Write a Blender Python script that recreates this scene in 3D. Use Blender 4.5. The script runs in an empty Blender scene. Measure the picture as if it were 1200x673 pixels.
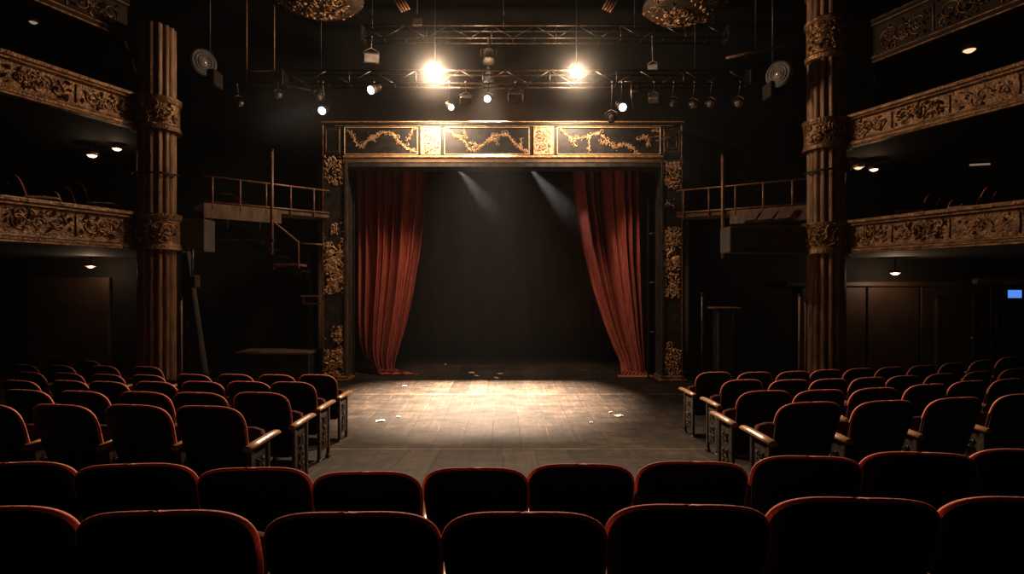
import bpy, math, random
from math import sin, cos, pi, radians
from mathutils import Vector, Matrix, noise

# ------------------------------------------------------------------ camera, world, lights
C = bpy.context.scene.collection
sc = bpy.context.scene
EYE = 2.24                     # eye height over the stage floor
cam_d = bpy.data.cameras.new('camera')
cam = bpy.data.objects.new('camera', cam_d); C.objects.link(cam)
cam.location = (0, 0, EYE); cam.rotation_euler = (pi / 2, 0, 0)
cam_d.sensor_width = 36; cam_d.lens = 36 * 650 / 1200
cam_d.shift_x = 10 / 1200; cam_d.shift_y = -1.5 / 1200
cam_d.clip_end = 100; cam_d.clip_start = .05
sc.camera = cam
sc.view_settings.view_transform = 'Standard'; sc.view_settings.look = 'None'
sc.view_settings.gamma = 1; sc.view_settings.use_curve_mapping = False
sc.view_settings.exposure = 0.0
try:
    sc.cycles.use_denoising = True
    sc.cycles.volume_bounces = 0; sc.cycles.max_bounces = 4
    sc.cycles.sample_clamp_indirect = 3
except Exception: pass
w = bpy.data.worlds.new('world'); sc.world = w; w.use_nodes = True
w.node_tree.nodes['Background'].inputs[0].default_value = (.5, .35, .25, 1)
w.node_tree.nodes['Background'].inputs[1].default_value = 0.0
hz = w.node_tree.nodes.new('ShaderNodeVolumeScatter')          # thin haze in the air of the theatre
hz.inputs['Density'].default_value = .00022; hz.inputs['Anisotropy'].default_value = .3
w.node_tree.links.new(hz.outputs[0], w.node_tree.nodes['World Output'].inputs['Volume'])

WARM = (1, .66, .40); HOT = (1, .72, .48); COOL = (.82, .92, 1)
def aim(o, target):
    o.rotation_euler = (Vector(target) - o.location).to_track_quat('-Z', 'Y').to_euler()
def point(name, loc, power, col, r=.08):
    d = bpy.data.lights.new(name, 'POINT'); d.energy = power; d.color = col; d.shadow_soft_size = r
    o = bpy.data.objects.new(name, d); C.objects.link(o); o.location = loc; return o
def spot(name, loc, target, power, col, deg, blend=.4, r=.06):
    d = bpy.data.lights.new(name, 'SPOT'); d.energy = power; d.color = col; d.shadow_soft_size = r
    d.spot_size = radians(deg); d.spot_blend = blend
    o = bpy.data.objects.new(name, d); C.objects.link(o); o.location = loc; aim(o, target); return o

LAMP_L = (-1.477, 12.0, 6.88); LAMP_R = (1.569, 12.0, 6.87)
for (lx, ly, lz), p in ((LAMP_L, 1.0), (LAMP_R, .62)):
    point('hot_lamp_light', (lx, ly - .16, lz), 400 * p, HOT, .13)                       # bare spill
    spot('hot_lamp_beam_light', (lx, ly - .17, lz), (lx * .3, 3.2, 0), 3500 * p, HOT, 100, 1.0, .12)   # the beam thrown on the seats
    spot('header_fill_light', (lx, ly + .06, lz - .22), (lx, ly + 1.0, lz - 1.05), 1150 * p, HOT, 100, 1.0, .42)    # added spot below each lamp to brighten the header
# the stage wash hangs from the upper truss over the arch
spot('stage_wash_light', (-.35, 12.93, 7.45), (-.45, 11.3, 0), 112000, (1, .76, .56), 49, 1.0, .10)
# small spots behind the header
spot('inner_spot_light', (-1.25, 14.2, 5.33), (1.6, 14.4, 2.0), 150, (.95, .92, .88), 26, 1, .02)
spot('inner_spot_light', (.60, 14.2, 5.33), (3.3, 14.4, 2.3), 190, (.95, .94, .92), 26, 1, .02)
# par cans throwing faint cool beams
spot('par_beam_light', (-3.02, 11.8, 6.42), (-5.6, 9.4, 4.3), 160, COOL, 16, .6, .05)
spot('par_beam_light', (2.72, 11.8, 5.98), (6.0, 11.9, 2.2), 120, COOL, 16, .6, .05)

# ------------------------------------------------------------------ materials
def mat(name):
    m = bpy.data.materials.new(name); m.use_nodes = True
    nt = m.node_tree; return m, nt, nt.nodes['Principled BSDF']
def N(nt, t, **kw):
    n = nt.nodes.new(t)
    for k, v in kw.items(): setattr(n, k, v)
    return n
def basic(name, a, b=None, rough=.6, metal=0, scale=8, bump=0, spec=.5, bscale=None, stretch=(1, 1, 1)):
    m, nt, bs = mat(name)
    bs.inputs['Roughness'].default_value = rough; bs.inputs['Metallic'].default_value = metal
    bs.inputs['Specular IOR Level'].default_value = spec
    b = b or tuple(x * .6 for x in a)
    tc = N(nt, 'ShaderNodeTexCoord'); mp = N(nt, 'ShaderNodeMapping'); mp.inputs['Scale'].default_value = stretch
    nt.links.new(tc.outputs['Object'], mp.inputs[0])
    no = N(nt, 'ShaderNodeTexNoise'); no.inputs['Scale'].default_value = scale; no.inputs['Detail'].default_value = 5
    nt.links.new(mp.outputs[0], no.inputs['Vector'])
    r = N(nt, 'ShaderNodeValToRGB'); r.color_ramp.elements[0].position = .35; r.color_ramp.elements[1].position = .65
    r.color_ramp.elements[0].color = (*b, 1); r.color_ramp.elements[1].color = (*a, 1)
    nt.links.new(no.outputs['Fac'], r.inputs[0]); nt.links.new(r.outputs[0], bs.inputs['Base Color'])
    if bump:
        n2 = N(nt, 'ShaderNodeTexNoise'); n2.inputs['Scale'].default_value = bscale or scale * 4; n2.inputs['Detail'].default_value = 4
        nt.links.new(mp.outputs[0], n2.inputs['Vector'])
        bp = N(nt, 'ShaderNodeBump'); bp.inputs['Strength'].default_value = bump; bp.inputs['Distance'].default_value = .02
        nt.links.new(n2.outputs['Fac'], bp.inputs['Height']); nt.links.new(bp.outputs[0], bs.inputs['Normal'])
    return m
def emis(name, col, s):
    m, nt, bs = mat(name)
    bs.inputs['Base Color'].default_value = (.02, .02, .02, 1)
    bs.inputs['Emission Color'].default_value = (*col, 1); bs.inputs['Emission Strength'].default_value = s
    return m
M = {}
M['gold'] = basic('gilding', (.8, .5, .27), (.36, .19, .085), .42, .5, 14, .5)
M['bright_gold'] = basic('bright_gilding', (.95, .68, .42), (.6, .34, .17), .38, .3, 20, .3)
M['old_gold'] = basic('aged_gilding', (.50, .27, .12), (.13, .06, .025), .45, .6, 9, .9, bscale=30)
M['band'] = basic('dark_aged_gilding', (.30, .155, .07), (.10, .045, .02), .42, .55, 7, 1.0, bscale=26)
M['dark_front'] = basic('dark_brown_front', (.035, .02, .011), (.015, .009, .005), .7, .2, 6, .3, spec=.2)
M['column'] = basic('gilded_column_stone', (.36, .20, .105), (.13, .065, .032), .45, .35, 5, .5, bscale=30, stretch=(6, 6, .5))
M['pale_gold'] = basic('pale_gilding', (1, .66, .36), (.45, .22, .10), .4, .15, 20, .3)
M['ivory'] = basic('carved_ivory_block', (.85, .66, .46), (.45, .26, .14), .55, .2, 22, 1.0, bscale=30)
M['black_panel'] = basic('black_lacquer_panel', (.035, .03, .028), (.012, .010, .009), .45, 0, 6, .1)
M['pillar'] = basic('worn_black_pillar', (.05, .042, .036), (.015, .012, .010), .5, 0, 5, .2)
M['iron'] = basic('dark_iron', (.05, .045, .04), (.02, .018, .016), .45, .7, 12, .1)
M['steel'] = basic('brushed_steel', (.13, .095, .07), (.05, .038, .028), .35, .8, 12, .1)
M['cast'] = basic('cast_iron_standard', (.16, .125, .10), (.05, .038, .03), .42, .6, 20, .2)
M['wall'] = basic('black_painted_wall', (.010, .008, .0065), (.005, .004, .0033), .8, 0, 1.5, .2, spec=.2)
M['brown_wall'] = basic('brown_panel_wall', (.042, .023, .013), (.024, .013, .008), .55, 0, 1.5, .2, spec=.3)
M['ceiling'] = basic('dark_ceiling', (.010, .008, .007), (.005, .004, .004), .85, 0, 1, 0, spec=.1)
M['shell'] = basic('black_seat_shell', (.008, .006, .006), (.004, .003, .003), .7, 0, 6, .05, spec=.12)
M['velvet'] = basic('red_velvet', (.075, .012, .010), (.05, .008, .006), .9, 0, 20, .2, spec=.15)
M['rim'] = basic('red_velvet_edge', (.88, .27, .19), (.72, .20, .14), .75, 0, 60, .3, spec=.2)
M['wood'] = basic('varnished_armrest_wood', (.42, .235, .125), (.27, .14, .07), .28, 0, 6, .1, stretch=(6, 1, 6))
M['drape'] = basic('black_backdrop_cloth', (.13, .085, .06), (.07, .045, .032), .9, 0, 2, .1, spec=.1, stretch=(1, 1, .2))
M['grey_cloth'] = basic('grey_cloth', (.085, .075, .068), (.05, .045, .04), .85, 0, 3, .1, spec=.1)
M['grey_box'] = basic('grey_painted_wood', (.09, .08, .07), (.06, .052, .045), .6, 0, 3, .1)
M['deck'] = basic('brown_plank_deck', (.20, .115, .06), (.09, .05, .026), .6, 0, 3, .2, stretch=(1, 6, 1))
M['rail'] = basic('rusty_rail_paint', (.34, .17, .10), (.20, .10, .06), .45, .3, 10, .1)
M['paper'] = basic('white_paper', (.8, .72, .62), (.65, .55, .45), .8, 0, 10, 0)
M['crumb'] = basic('tan_paper', (.6, .38, .2), (.4, .24, .12), .8, 0, 10, 0)
M['hot'] = emis('hot_lamp_glass', (1, .80, .58), 60)
M['cool'] = emis('lit_cool_lens', (.80, .92, 1), 9)
M['warm_glass'] = emis('lit_warm_downlight', (1, .74, .52), 5)
M['dim_glass'] = emis('dim_warm_downlight', (1, .72, .5), .28)
M['amber_glass'] = emis('amber_downlight', (1, .62, .36), 1.2)
M['screen'] = emis('blue_screen', (.10, .28, .95), .95)
M['tube'] = emis('strip_light_tube', (1, .6, .4), .22)
M['glass'] = basic('unlit_lens', (.30, .27, .24), (.15, .13, .12), .12, .2, 6, 0)

def curtain_mat():
    m, nt, bs = mat('red_curtain_cloth')
    tc = N(nt, 'ShaderNodeTexCoord'); mp = N(nt, 'ShaderNodeMapping'); mp.inputs['Scale'].default_value = (30, 30, 1.2)
    nt.links.new(tc.outputs['Object'], mp.inputs[0])
    no = N(nt, 'ShaderNodeTexNoise'); no.inputs['Scale'].default_value = 1; no.inputs['Detail'].default_value = 6
    nt.links.new(mp.outputs[0], no.inputs['Vector'])
    r = N(nt, 'ShaderNodeValToRGB'); r.color_ramp.elements[0].position = .3; r.color_ramp.elements[1].position = .7
    r.color_ramp.elements[0].color = (.17, .030, .020, 1); r.color_ramp.elements[1].color = (.42, .095, .062, 1)
    nt.links.new(no.outputs['Fac'], r.inputs[0]); nt.links.new(r.outputs[0], bs.inputs['Base Color'])
    bs.inputs['Roughness'].default_value = .85; bs.inputs['Specular IOR Level'].default_value = .15
    return m
M['curtain'] = curtain_mat()

def floor_mat():
    m, nt, bs = mat('worn_black_stage_boards')
    L = nt.links.new
    tc = N(nt, 'ShaderNodeTexCoord')
    sep = N(nt, 'ShaderNodeSeparateXYZ'); L(tc.outputs['Object'], sep.inputs[0])
    def mth(op, a, b=None, c=None):
        n = N(nt, 'ShaderNodeMath', operation=op)
        for i, v in enumerate((a, b, c)):
            if v is None: continue
            if isinstance(v, (int, float)): n.inputs[i].default_value = v
            else: L(v, n.inputs[i])
        return n.outputs[0]
    def tex(sc_, stretch, det=6, rough=.6):
        mp = N(nt, 'ShaderNodeMapping'); mp.inputs['Scale'].default_value = stretch
        L(tc.outputs['Object'], mp.inputs[0])
        no = N(nt, 'ShaderNodeTexNoise'); no.inputs['Scale'].default_value = sc_; no.inputs['Detail'].default_value = det
        no.inputs['Roughness'].default_value = rough
        L(mp.outputs[0], no.inputs['Vector']); return no.outputs['Fac']
    def ramp(v, a, b):
        n = N(nt, 'ShaderNodeMapRange'); n.inputs['From Min'].default_value = a; n.inputs['From Max'].default_value = b
        L(v, n.inputs['Value']); return n.outputs[0]
    wob = mth('MULTIPLY_ADD', tex(.6, (1, 1, 1), 2), .06, -.03)
    xx = mth('ADD', sep.outputs['X'], wob)
    # long board joints every 0.42 m, cross seams every 3.99 m
    sheet = mth('FLOOR', mth('DIVIDE', mth('SUBTRACT', sep.outputs['Y'], 3.48), 3.99))
    xo = mth('MULTIPLY_ADD', sheet, .17, xx)
    fx = mth('ABSOLUTE', mth('SUBTRACT', mth('FRACT', mth('DIVIDE', xo, .42)), .5))
    jx = ramp(fx, .478, .492)
    fy = mth('ABSOLUTE', mth('SUBTRACT', mth('FRACT', mth('DIVIDE', mth('SUBTRACT', sep.outputs['Y'], 3.48 - 1.995 + .0), 3.99)), .5))
    jy0 = ramp(fy, 0.0, .0075); jy = mth('SUBTRACT', 1.0, jy0)
    # board to board tone
    bid = mth('FLOOR', mth('DIVIDE', xo, .42))
    wn = N(nt, 'ShaderNodeTexWhiteNoise', noise_dimensions='2D')
    cb = N(nt, 'ShaderNodeCombineXYZ'); L(bid, cb.inputs[0]); L(sheet, cb.inputs[1]); L(cb.outputs[0], wn.inputs['Vector'])
    grain = tex(1, (13, 1.1, 1), 8, .75); scuff = tex(1, (1.6, 2.4, 1), 10, .78); big = tex(.55, (1, 1, 1), 4)
    tone = mth('ADD', mth('ADD', mth('MULTIPLY', grain, .5), mth('MULTIPLY', scuff, .75)), mth('ADD', mth('MULTIPLY', wn.outputs['Value'], .14), mth('MULTIPLY', big, .35)))
    tone = ramp(tone, .66, 1.12)
    r = N(nt, 'ShaderNodeValToRGB'); r.color_ramp.elements[0].color = (.009, .0068, .0052, 1); r.color_ramp.elements[1].color = (.080, .056, .039, 1)
    e = r.color_ramp.elements.new(.5); e.color = (.030, .021, .0148, 1)
    L(tone, r.inputs[0])
    fine = ramp(tex(1, (20, 3.2, 1), 8, .85), .32, .68); blot = ramp(tex(1, (2.2, 4.5, 1), 10, .8), .38, .62)
    mul = mth('MULTIPLY', mth('MULTIPLY_ADD', fine, .7, .5), mth('MULTIPLY_ADD', blot, .8, .45))
    vm = N(nt, 'ShaderNodeVectorMath', operation='SCALE'); L(r.outputs[0], vm.inputs[0]); L(mul, vm.inputs['Scale'])
    class _o: outputs = [vm.outputs['Vector']]
    r = _o
    # light glancing off the joints, painted as pale lines, and their dark cores
    glint = ramp(tex(1.3, (1, .5, 1), 3), .45, .65)
    pale = mth('MULTIPLY', jx, mth('MULTIPLY', glint, .6))
    mx = N(nt, 'ShaderNodeMixRGB'); L(pale, mx.inputs[0]); L(r.outputs[0], mx.inputs[1]); mx.inputs[2].default_value = (.12, .085, .058, 1)
    dark = mth('MULTIPLY', jx, mth('SUBTRACT', .85, glint))
    mx2 = N(nt, 'ShaderNodeMixRGB'); L(mth('MAXIMUM', dark, 0.0), mx2.inputs[0]); L(mx.outputs[0], mx2.inputs[1]); mx2.inputs[2].default_value = (.010, .008, .006, 1)
    wy = ramp(tex(1.7, (1, .01, 1), 4), .38, .60)
    mx3 = N(nt, 'ShaderNodeMixRGB'); L(mth('MULTIPLY', jy, mth('MULTIPLY_ADD', wy, .75, .1)), mx3.inputs[0]); L(mx2.outputs[0], mx3.inputs[1]); mx3.inputs[2].default_value = (.20, .14, .095, 1)
    # scratches
    vo = N(nt, 'ShaderNodeTexVoronoi', feature='DISTANCE_TO_EDGE'); vo.inputs['Scale'].default_value = 1.6
    mp = N(nt, 'ShaderNodeMapping'); mp.inputs['Scale'].default_value = (1, 1.3, 1); mp.inputs['Rotation'].default_value = (0, 0, .5)
    L(tc.outputs['Object'], mp.inputs[0]); L(mp.outputs[0], vo.inputs['Vector'])
    scr = mth('MULTIPLY', mth('SUBTRACT', 1.0, ramp(vo.outputs['Distance'], 0, .006)), ramp(tex(3.5, (1, 1, 1), 4), .52, .66))
    mx4 = N(nt, 'ShaderNodeMixRGB'); L(mth('MULTIPLY', scr, .5), mx4.inputs[0]); L(mx3.outputs[0], mx4.inputs[1]); mx4.inputs[2].default_value = (.14, .10, .07, 1)
    L(mx4.outputs[0], bs.inputs['Base Color'])
    L(mth('MULTIPLY_ADD', scuff, .4, .42), bs.inputs['Roughness'])
    bs.inputs['Specular IOR Level'].default_value = .14
    bp = N(nt, 'ShaderNodeBump'); bp.inputs['Strength'].default_value = .35; bp.inputs['Distance'].default_value = .01
    L(mth('SUBTRACT', mth('MULTIPLY', grain, .4), jx), bp.inputs['Height']); L(bp.outputs[0], bs.inputs['Normal'])
    return m
M['floor'] = floor_mat()

# ------------------------------------------------------------------ mesh helpers
class MB:
    def __init__(s): s.v = []; s.f = []; s.smooth = []
    def add(s, vs, fs, sm=False):
        b = len(s.v); s.v += [tuple(v) for v in vs]; s.f += [tuple(i + b for i in f) for f in fs]; s.smooth += [sm] * len(fs); return s
    def box(s, x0, x1, y0, y1, z0, z1, bev=0.0):
        if bev <= 0:
            vs = [(x, y, z) for z in (z0, z1) for y in (y0, y1) for x in (x0, x1)]
            return s.add(vs, [(0, 2, 3, 1), (4, 5, 7, 6), (0, 1, 5, 4), (2, 6, 7, 3), (0, 4, 6, 2), (1, 3, 7, 5)])
        out = [(x0 + bev, y0), (x1 - bev, y0), (x1, y0 + bev), (x1, y1 - bev), (x1 - bev, y1), (x0 + bev, y1), (x0, y1 - bev), (x0, y0 + bev)]
        cx, cy = (x0 + x1) / 2, (y0 + y1) / 2
        ins = []
        for x, y in out: ins.append((x - math.copysign(min(bev, abs(x - cx)), x - cx), y - math.copysign(min(bev, abs(y - cy)), y - cy)))
        return s.rings([[(x, y, z0) for x, y in ins], [(x, y, z0 + bev) for x, y in out], [(x, y, z1 - bev) for x, y in out], [(x, y, z1) for x, y in ins]])
    def rings(s, rs, caps=True, closed=True, sm=False):
        n = len(rs[0]); vs = [p for r in rs for p in r]; fs = []
        for i in range(len(rs) - 1):
            for j in range(n if closed else n - 1):
                k = (j + 1) % n
                fs.append((i * n + j, i * n + k, (i + 1) * n + k, (i + 1) * n + j))
        if caps: fs.append(tuple(range(n))[::-1]); fs.append(tuple((len(rs) - 1) * n + j for j in range(n)))
        return s.add(vs, fs, sm)
    def tube(s, pts, r, n=8, caps=True, sm=True):
        pts = [Vector(p) for p in pts]; rr = r if isinstance(r, (list, tuple)) else [r] * len(pts)
        rs = []; up = None
        for i, p in enumerate(pts):
            t = (pts[min(i + 1, len(pts) - 1)] - pts[max(i - 1, 0)]).normalized()
            if up is None: up = Vector((0, 0, 1)) if abs(t.z) < .9 else Vector((1, 0, 0))
            a = t.cross(up)
            if a.length < 1e-4: a = t.cross(Vector((0, 1, .3)))
            a.normalize(); b = t.cross(a).normalized(); up = -b if False else up
            rs.append([tuple(p + (a * cos(2 * pi * j / n) + b * sin(2 * pi * j / n)) * rr[i]) for j in range(n)])
        return s.rings(rs, caps, sm=sm)
    def lathe(s, prof, c=(0, 0, 0), n=24, sm=True, axis='Z', flute=0, nf=0, a0=0, a1=2 * pi):
        rs = []
        for r, z in prof:
            ring = []
            for j in range(n):
                a = 2 * pi * j / n
                q = r * (1 + flute * (abs(cos(nf * a / 2)) - 1)) if flute else r
                x, y = q * cos(a), q * sin(a)
                p = (x, y, z) if axis == 'Z' else ((x, z, y) if axis == 'Y' else (z, x, y))
                ring.append((c[0] + p[0], c[1] + p[1], c[2] + p[2]))
            rs.append(ring)
        return s.rings(rs, True, sm=sm)
    def slab(s, out, y0, y1, bev, sm=False):
        """outline in x,z, thickness along y with bevelled edges"""
        cx = sum(p[0] for p in out) / len(out); cz = sum(p[1] for p in out) / len(out)
        def inset(d):
            r = []
            n = len(out)
            for i, (x, z) in enumerate(out):
                px, pz = out[i - 1]; nx, nz = out[(i + 1) % n]
                tx, tz = nx - px, nz - pz; l = math.hypot(tx, tz) or 1
                ax, az = -tz / l, tx / l
                if (cx - x) * ax + (cz - z) * az < 0: ax, az = -ax, -az
                r.append((x + ax * d, z + az * d))
            return r
        i1 = inset(bev); i2 = inset(bev * .3)
        sg = 1 if y1 > y0 else -1
        return s.rings([[(x, y0, z) for x, z in i1], [(x, y0 + sg * bev * .3, z) for x, z in i2], [(x, y0 + sg * bev, z) for x, z in out],
                        [(x, y1 - sg * bev, z) for x, z in out], [(x, y1 - sg * bev * .3, z) for x, z in i2], [(x, y1, z) for x, z in i1]], sm=sm)
    def map(s, fn): s.v = [tuple(fn(Vector(p))) for p in s.v]; return s
    def build(s, name, m, parent=None):
        me = bpy.data.meshes.new(name); me.from_pydata(s.v, [], s.f); me.materials.append(m)
        me.polygons.foreach_set('use_smooth', s.smooth); me.update()
        import bmesh
        b = bmesh.new(); b.from_mesh(me); bmesh.ops.recalc_face_normals(b, faces=b.faces); b.to_mesh(me); b.free()
        o = bpy.data.objects.new(name, me); C.objects.link(o)
        if parent: o.parent = parent
        return o
def tag(o, label=None, cat=None, group=None, kind=None):
    if label: o['label'] = label
    if cat: o['category'] = cat
    if group: o['group'] = group
    if kind: o['kind'] = kind
    return o
def empty(name, loc, label, cat, group=None, rz=0):
    o = bpy.data.objects.new(name, None); C.objects.link(o); o.location = loc; o.rotation_euler = (0, 0, rz)
    o.empty_display_size = .2
    return tag(o, label, cat, group)
def struct(name, mb, m): return tag(mb.build(name, m), kind='structure')
def copy_tree(o, parent=None):
    c = o.copy(); C.objects.link(c); c.parent = parent
    for ch in kids.get(o.name, []): copy_tree(ch, c)
    return c
kids = {}
def note_kids(o):
    kids[o.name] = [c for c in bpy.data.objects if c.parent == o]
    for c in kids[o.name]: note_kids(c)

# ------------------------------------------------------------------ relief ornament
def leaf(mb, P, U, V, Nn, ang, l, wd, h):
    """a pointed raised leaf lying in the plane (U,V), raised along Nn"""
    d = U * cos(ang) + V * sin(ang); q = U * -sin(ang) + V * cos(ang)
    a, b = P - d * l * .5, P + d * l * .5
    vs = [a, P - q * wd * .5, b, P + q * wd * .5, P - d * l * .18 + Nn * h, P + d * l * .22 + Nn * h * .8]
    mb.add(vs, [(0, 1, 4), (1, 5, 4), (1, 2, 5), (2, 3, 5), (3, 4, 5), (3, 0, 4)])
def scroll(mb, P, U, V, Nn, r, a0, turns, sgn, rad):
    pts = []; rr = []
    n = int(14 * turns)
    for i in range(n + 1):
        t = i / n; a = a0 + sgn * t * turns * 2 * pi; q = r * (1 - .85 * t)
        pts.append(P + U * q * cos(a) + V * q * sin(a) + Nn * rad * .6); rr.append(rad * (1 - .45 * t))
    mb.tube(pts, rr, 5)
def foliage_rect(mb, O, U, V, Nn, wd, ht, n, rng, size=.06, mask=None, nscroll=0):
    for i in range(n):
        for _ in range(8):
            u, v = rng.uniform(.02, .98), rng.uniform(.01, .99)
            if mask is None or mask(u, v): break
        else: continue
        s = size * rng.uniform(.6, 1.3)
        leaf(mb, O + U * wd * u + V * ht * v + Nn * rng.uniform(-.004, .012), U, V, Nn, rng.uniform(0, 2 * pi), s, s * rng.uniform(.3, .55), s * rng.uniform(.25, .5))
    for i in range(nscroll):
        for _ in range(12):
            u, v = rng.uniform(.12, .88), rng.uniform(.05, .95)
            if mask is None or mask(u, v): break
        scroll(mb, O + U * wd * u + V * ht * v, U, V, Nn, size * rng.uniform(.7, 1.5), rng.uniform(0, 6.28), rng.uniform(.9, 1.5), rng.choice((-1, 1)), size * .16)

# ------------------------------------------------------------------ floor (flat stage, raked auditorium)
def zf(d):
    if d <= 2.2: return .54
    if d <= 4.4: return .335
    if d < 7.9: return .335 * (7.9 - d) / 3.5
    return 0.
mb = MB()
prof = [(-3, .54), (2.2, .54), (2.2, .335), (4.4, .335), (7.9, 0), (18.2, 0)]
top = [(x, y, z) for x in (-14, 14) for y, z in prof]
k = len(prof)
mb.add(top + [(x, y, -.3) for x in (-14, 14) for y, _ in prof],
       [(i, i + 1, k + i + 1, k + i) for i in range(k - 1)] + [(2 * k + i + 1, 2 * k + i, 3 * k + i, 3 * k + i + 1) for i in range(k - 1)]
       + [(0, k, 3 * k, 2 * k), (k - 1, 3 * k - 1, 4 * k - 1, 2 * k - 1)]
       + [(i, 2 * k + i, 2 * k + i + 1, i + 1) for i in range(k - 1)] + [(k + i, k + i + 1, 3 * k + i + 1, 3 * k + i) for i in range(k - 1)])
struct('floor', mb, M['floor'])
H = 10.5
struct('ceiling', MB().box(-14.2, 14.2, -3.2, 18.4, H, H + .2), M['ceiling'])
struct('wall_left', MB().box(-14.2, -14, -3.2, 18.4, 0, H), M['wall'])
struct('wall_right', MB().box(14, 14.2, -3.2, 18.4, 0, H), M['wall'])
struct('wall_rear', MB().box(-14, 14, -3.2, -3, 0, H), M['wall'])
struct('wall_back', MB().box(-14, 14, 18.2, 18.4, 0, H), M['wall'])
# wall around the stage opening
struct('wall_front', MB().box(-14, -4.9, 13.62, 13.8, 0, H).box(4.9, 14, 13.62, 13.8, 0, H).box(-4.9, 4.9, 13.62, 13.8, 5.9, H), M['wall'])
# stage side walls (black masking)
struct('wall_stage_left', MB().box(-5.1, -5.0, 13.8, 18.2, 0, 5.9), M['wall'])
struct('wall_stage_right', MB().box(5.0, 5.1, 13.8, 18.2, 0, 5.9), M['wall'])
struct('trim_1', MB().box(-14, -4.9, 13.5, 13.62, 0, .14).box(4.9, 14, 13.5, 13.62, 0, .14), M['wall'])

# ------------------------------------------------------------------ the arch
arch = empty('proscenium_arch', (0, 13, 0), 'black and gold ornamented arch framing the stage opening', 'stage arch')
R = random.Random(7)
X, Y, Z = Vector((1, 0, 0)), Vector((0, 1, 0)), Vector((0, 0, 1)); F = Vector((0, -1, 0))
MB().box(-4.24, 4.2, 0, .5, 5.28, 6.02, .015).build('header_beam', M['black_panel'], arch)
MB().box(-4.25, 4.21, -.05, .51, 6.0, 6.05, .01).build('top_board', M['black_panel'], arch)
MB().box(-4.26, 4.22, -.075, .52, 6.05, 6.08, .01).box(-3.95, 4.0, -.03, 0, 5.975, 5.99, .005).build('top_moulding', M['gold'], arch)
c = MB().box(-3.76, 3.75, -.06, .02, 5.225, 5.285, .018)
MB().box(-3.76, 3.75, -.03, .5, 5.12, 5.225, .01).build('under_board', M['deck'], arch)
c.build('bottom_moulding', M['gold'], arch)
MB().box(-3.80, 3.78, -.02, .5, 5.02, 5.12, .01).build('lower_cornice', M['pillar'], arch)
def frame(mb, x0, x1, z0, z1, t, d):
    mb.box(x0, x1, -d, 0, z0, z0 + t, .006).box(x0, x1, -d, 0, z1 - t, z1, .006).box(x0, x0 + t, -d, 0, z0 + t, z1 - t, .006).box(x1 - t, x1, -d, 0, z0 + t, z1 - t, .006)
def vine(mb, pts, thick, rng, dens=1.0, amp=.05):
    P = []
    for (a, b) in zip(pts[:-1], pts[1:]):
        for i in range(7):
            t = i / 7; P.append(Vector((a[0] + (b[0] - a[0]) * t, -.012, a[1] + (b[1] - a[1]) * t)) + Vector((0, 0, .012 * sin(i * 2.1 + a[0] * 9))))
    P.append(Vector((pts[-1][0], -.012, pts[-1][1])))
    mb.tube(P, [thick * (.7 + .5 * abs(sin(i * .7))) for i in range(len(P))], 5)
    for p in P:
        for _ in range(int(3 * dens + rng.random())):
            s = rng.uniform(.022, .06)
            q = p + Vector((rng.uniform(-amp, amp), 0, rng.uniform(-amp, amp)))
            leaf(mb, q, X, Z, F, rng.uniform(0, 6.28), s, s * .5, s * .35)
        if rng.random() < .22 * dens: scroll(mb, p + Vector((rng.uniform(-.06, .06), 0, rng.uniform(-.05, .05))), X, Z, F, rng.uniform(.03, .06), rng.uniform(0, 6), 1.1, rng.choice((-1, 1)), .008)
def px(x): return (x - 590) * .02
def pz(y): return EYE - (y - 335) * .02
panels = [
    (403.5, 490, [[(406, 152), (414, 158), (417, 168), (424, 173), (431, 165), (439, 160), (447, 156), (457, 155), (463, 160), (470, 168), (478, 175), (488, 178)], [(484, 151), (481, 160), (477, 164)], [(434, 158), (440, 166)]]),
    (520.5, 620.5, [[(522, 149), (530, 156), (538, 162), (545, 166), (549, 175), (557, 177), (563, 172), (572, 165), (577, 160), (585, 158), (594, 158), (600, 165), (606, 171), (613, 176), (619, 177)], [(538, 160), (545, 160), (544, 153)], [(549, 168), (558, 169), (562, 173)], [(574, 164), (581, 163), (582, 167)], [(610, 174), (611, 162)]]),
    (652.5, 774, [[(656, 151), (664, 158), (670, 163), (680, 162), (689, 161), (697, 157), (703, 156)], [(669, 164), (675, 172)], [(690, 163), (691, 177)], [(704, 158), (714, 167), (722, 175)], [(704, 166), (712, 169)], [(724, 172), (731, 169), (738, 172), (748, 180)], [(748, 164), (756, 160), (761, 166), (759, 172)], [(764, 153), (771, 154)]]),
]
for a, b, vs in panels:
    p = MB().box(px(a), px(b), -.012, 0, 5.30, 5.96).build('panel', M['black_panel'], arch)
    fr = MB(); frame(fr, px(a), px(b), 5.305, 5.955, .022, .03); fr.map(lambda v: v + Vector((0, -.008, 0))); fr.build('panel_frame', M['bright_gold'], p)
    v = MB()
    for line in vs: vine(v, [(px(q[0]), pz(q[1] + 0)) for q in line], .011, R, 1.0 if len(line) > 3 else .7, .045)
    v.map(lambda q: q + Vector((0, -.004, 0)))
    v.build('vine_relief', M['bright_gold'], p)
for (a, b) in ((494, 516), (626, 648)):
    p = MB().box(px(a), px(b), -.04, 0, 5.31, 5.955, .012).build('carved_block', M['ivory'], arch)
    v = MB(); foliage_rect(v, Vector((px(a) + .03, -.04, 5.34)), X, Z, F, px(b) - px(a) - .06, .58, 110, R, .055, None, 14)
    v.build('carved_relief', M['ivory'], p)
    v = MB(); frame(v, px(a) - .02, px(b) + .02, 5.295, 5.965, .03, .055); v.build('block_frame', M['gold'], p)
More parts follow.
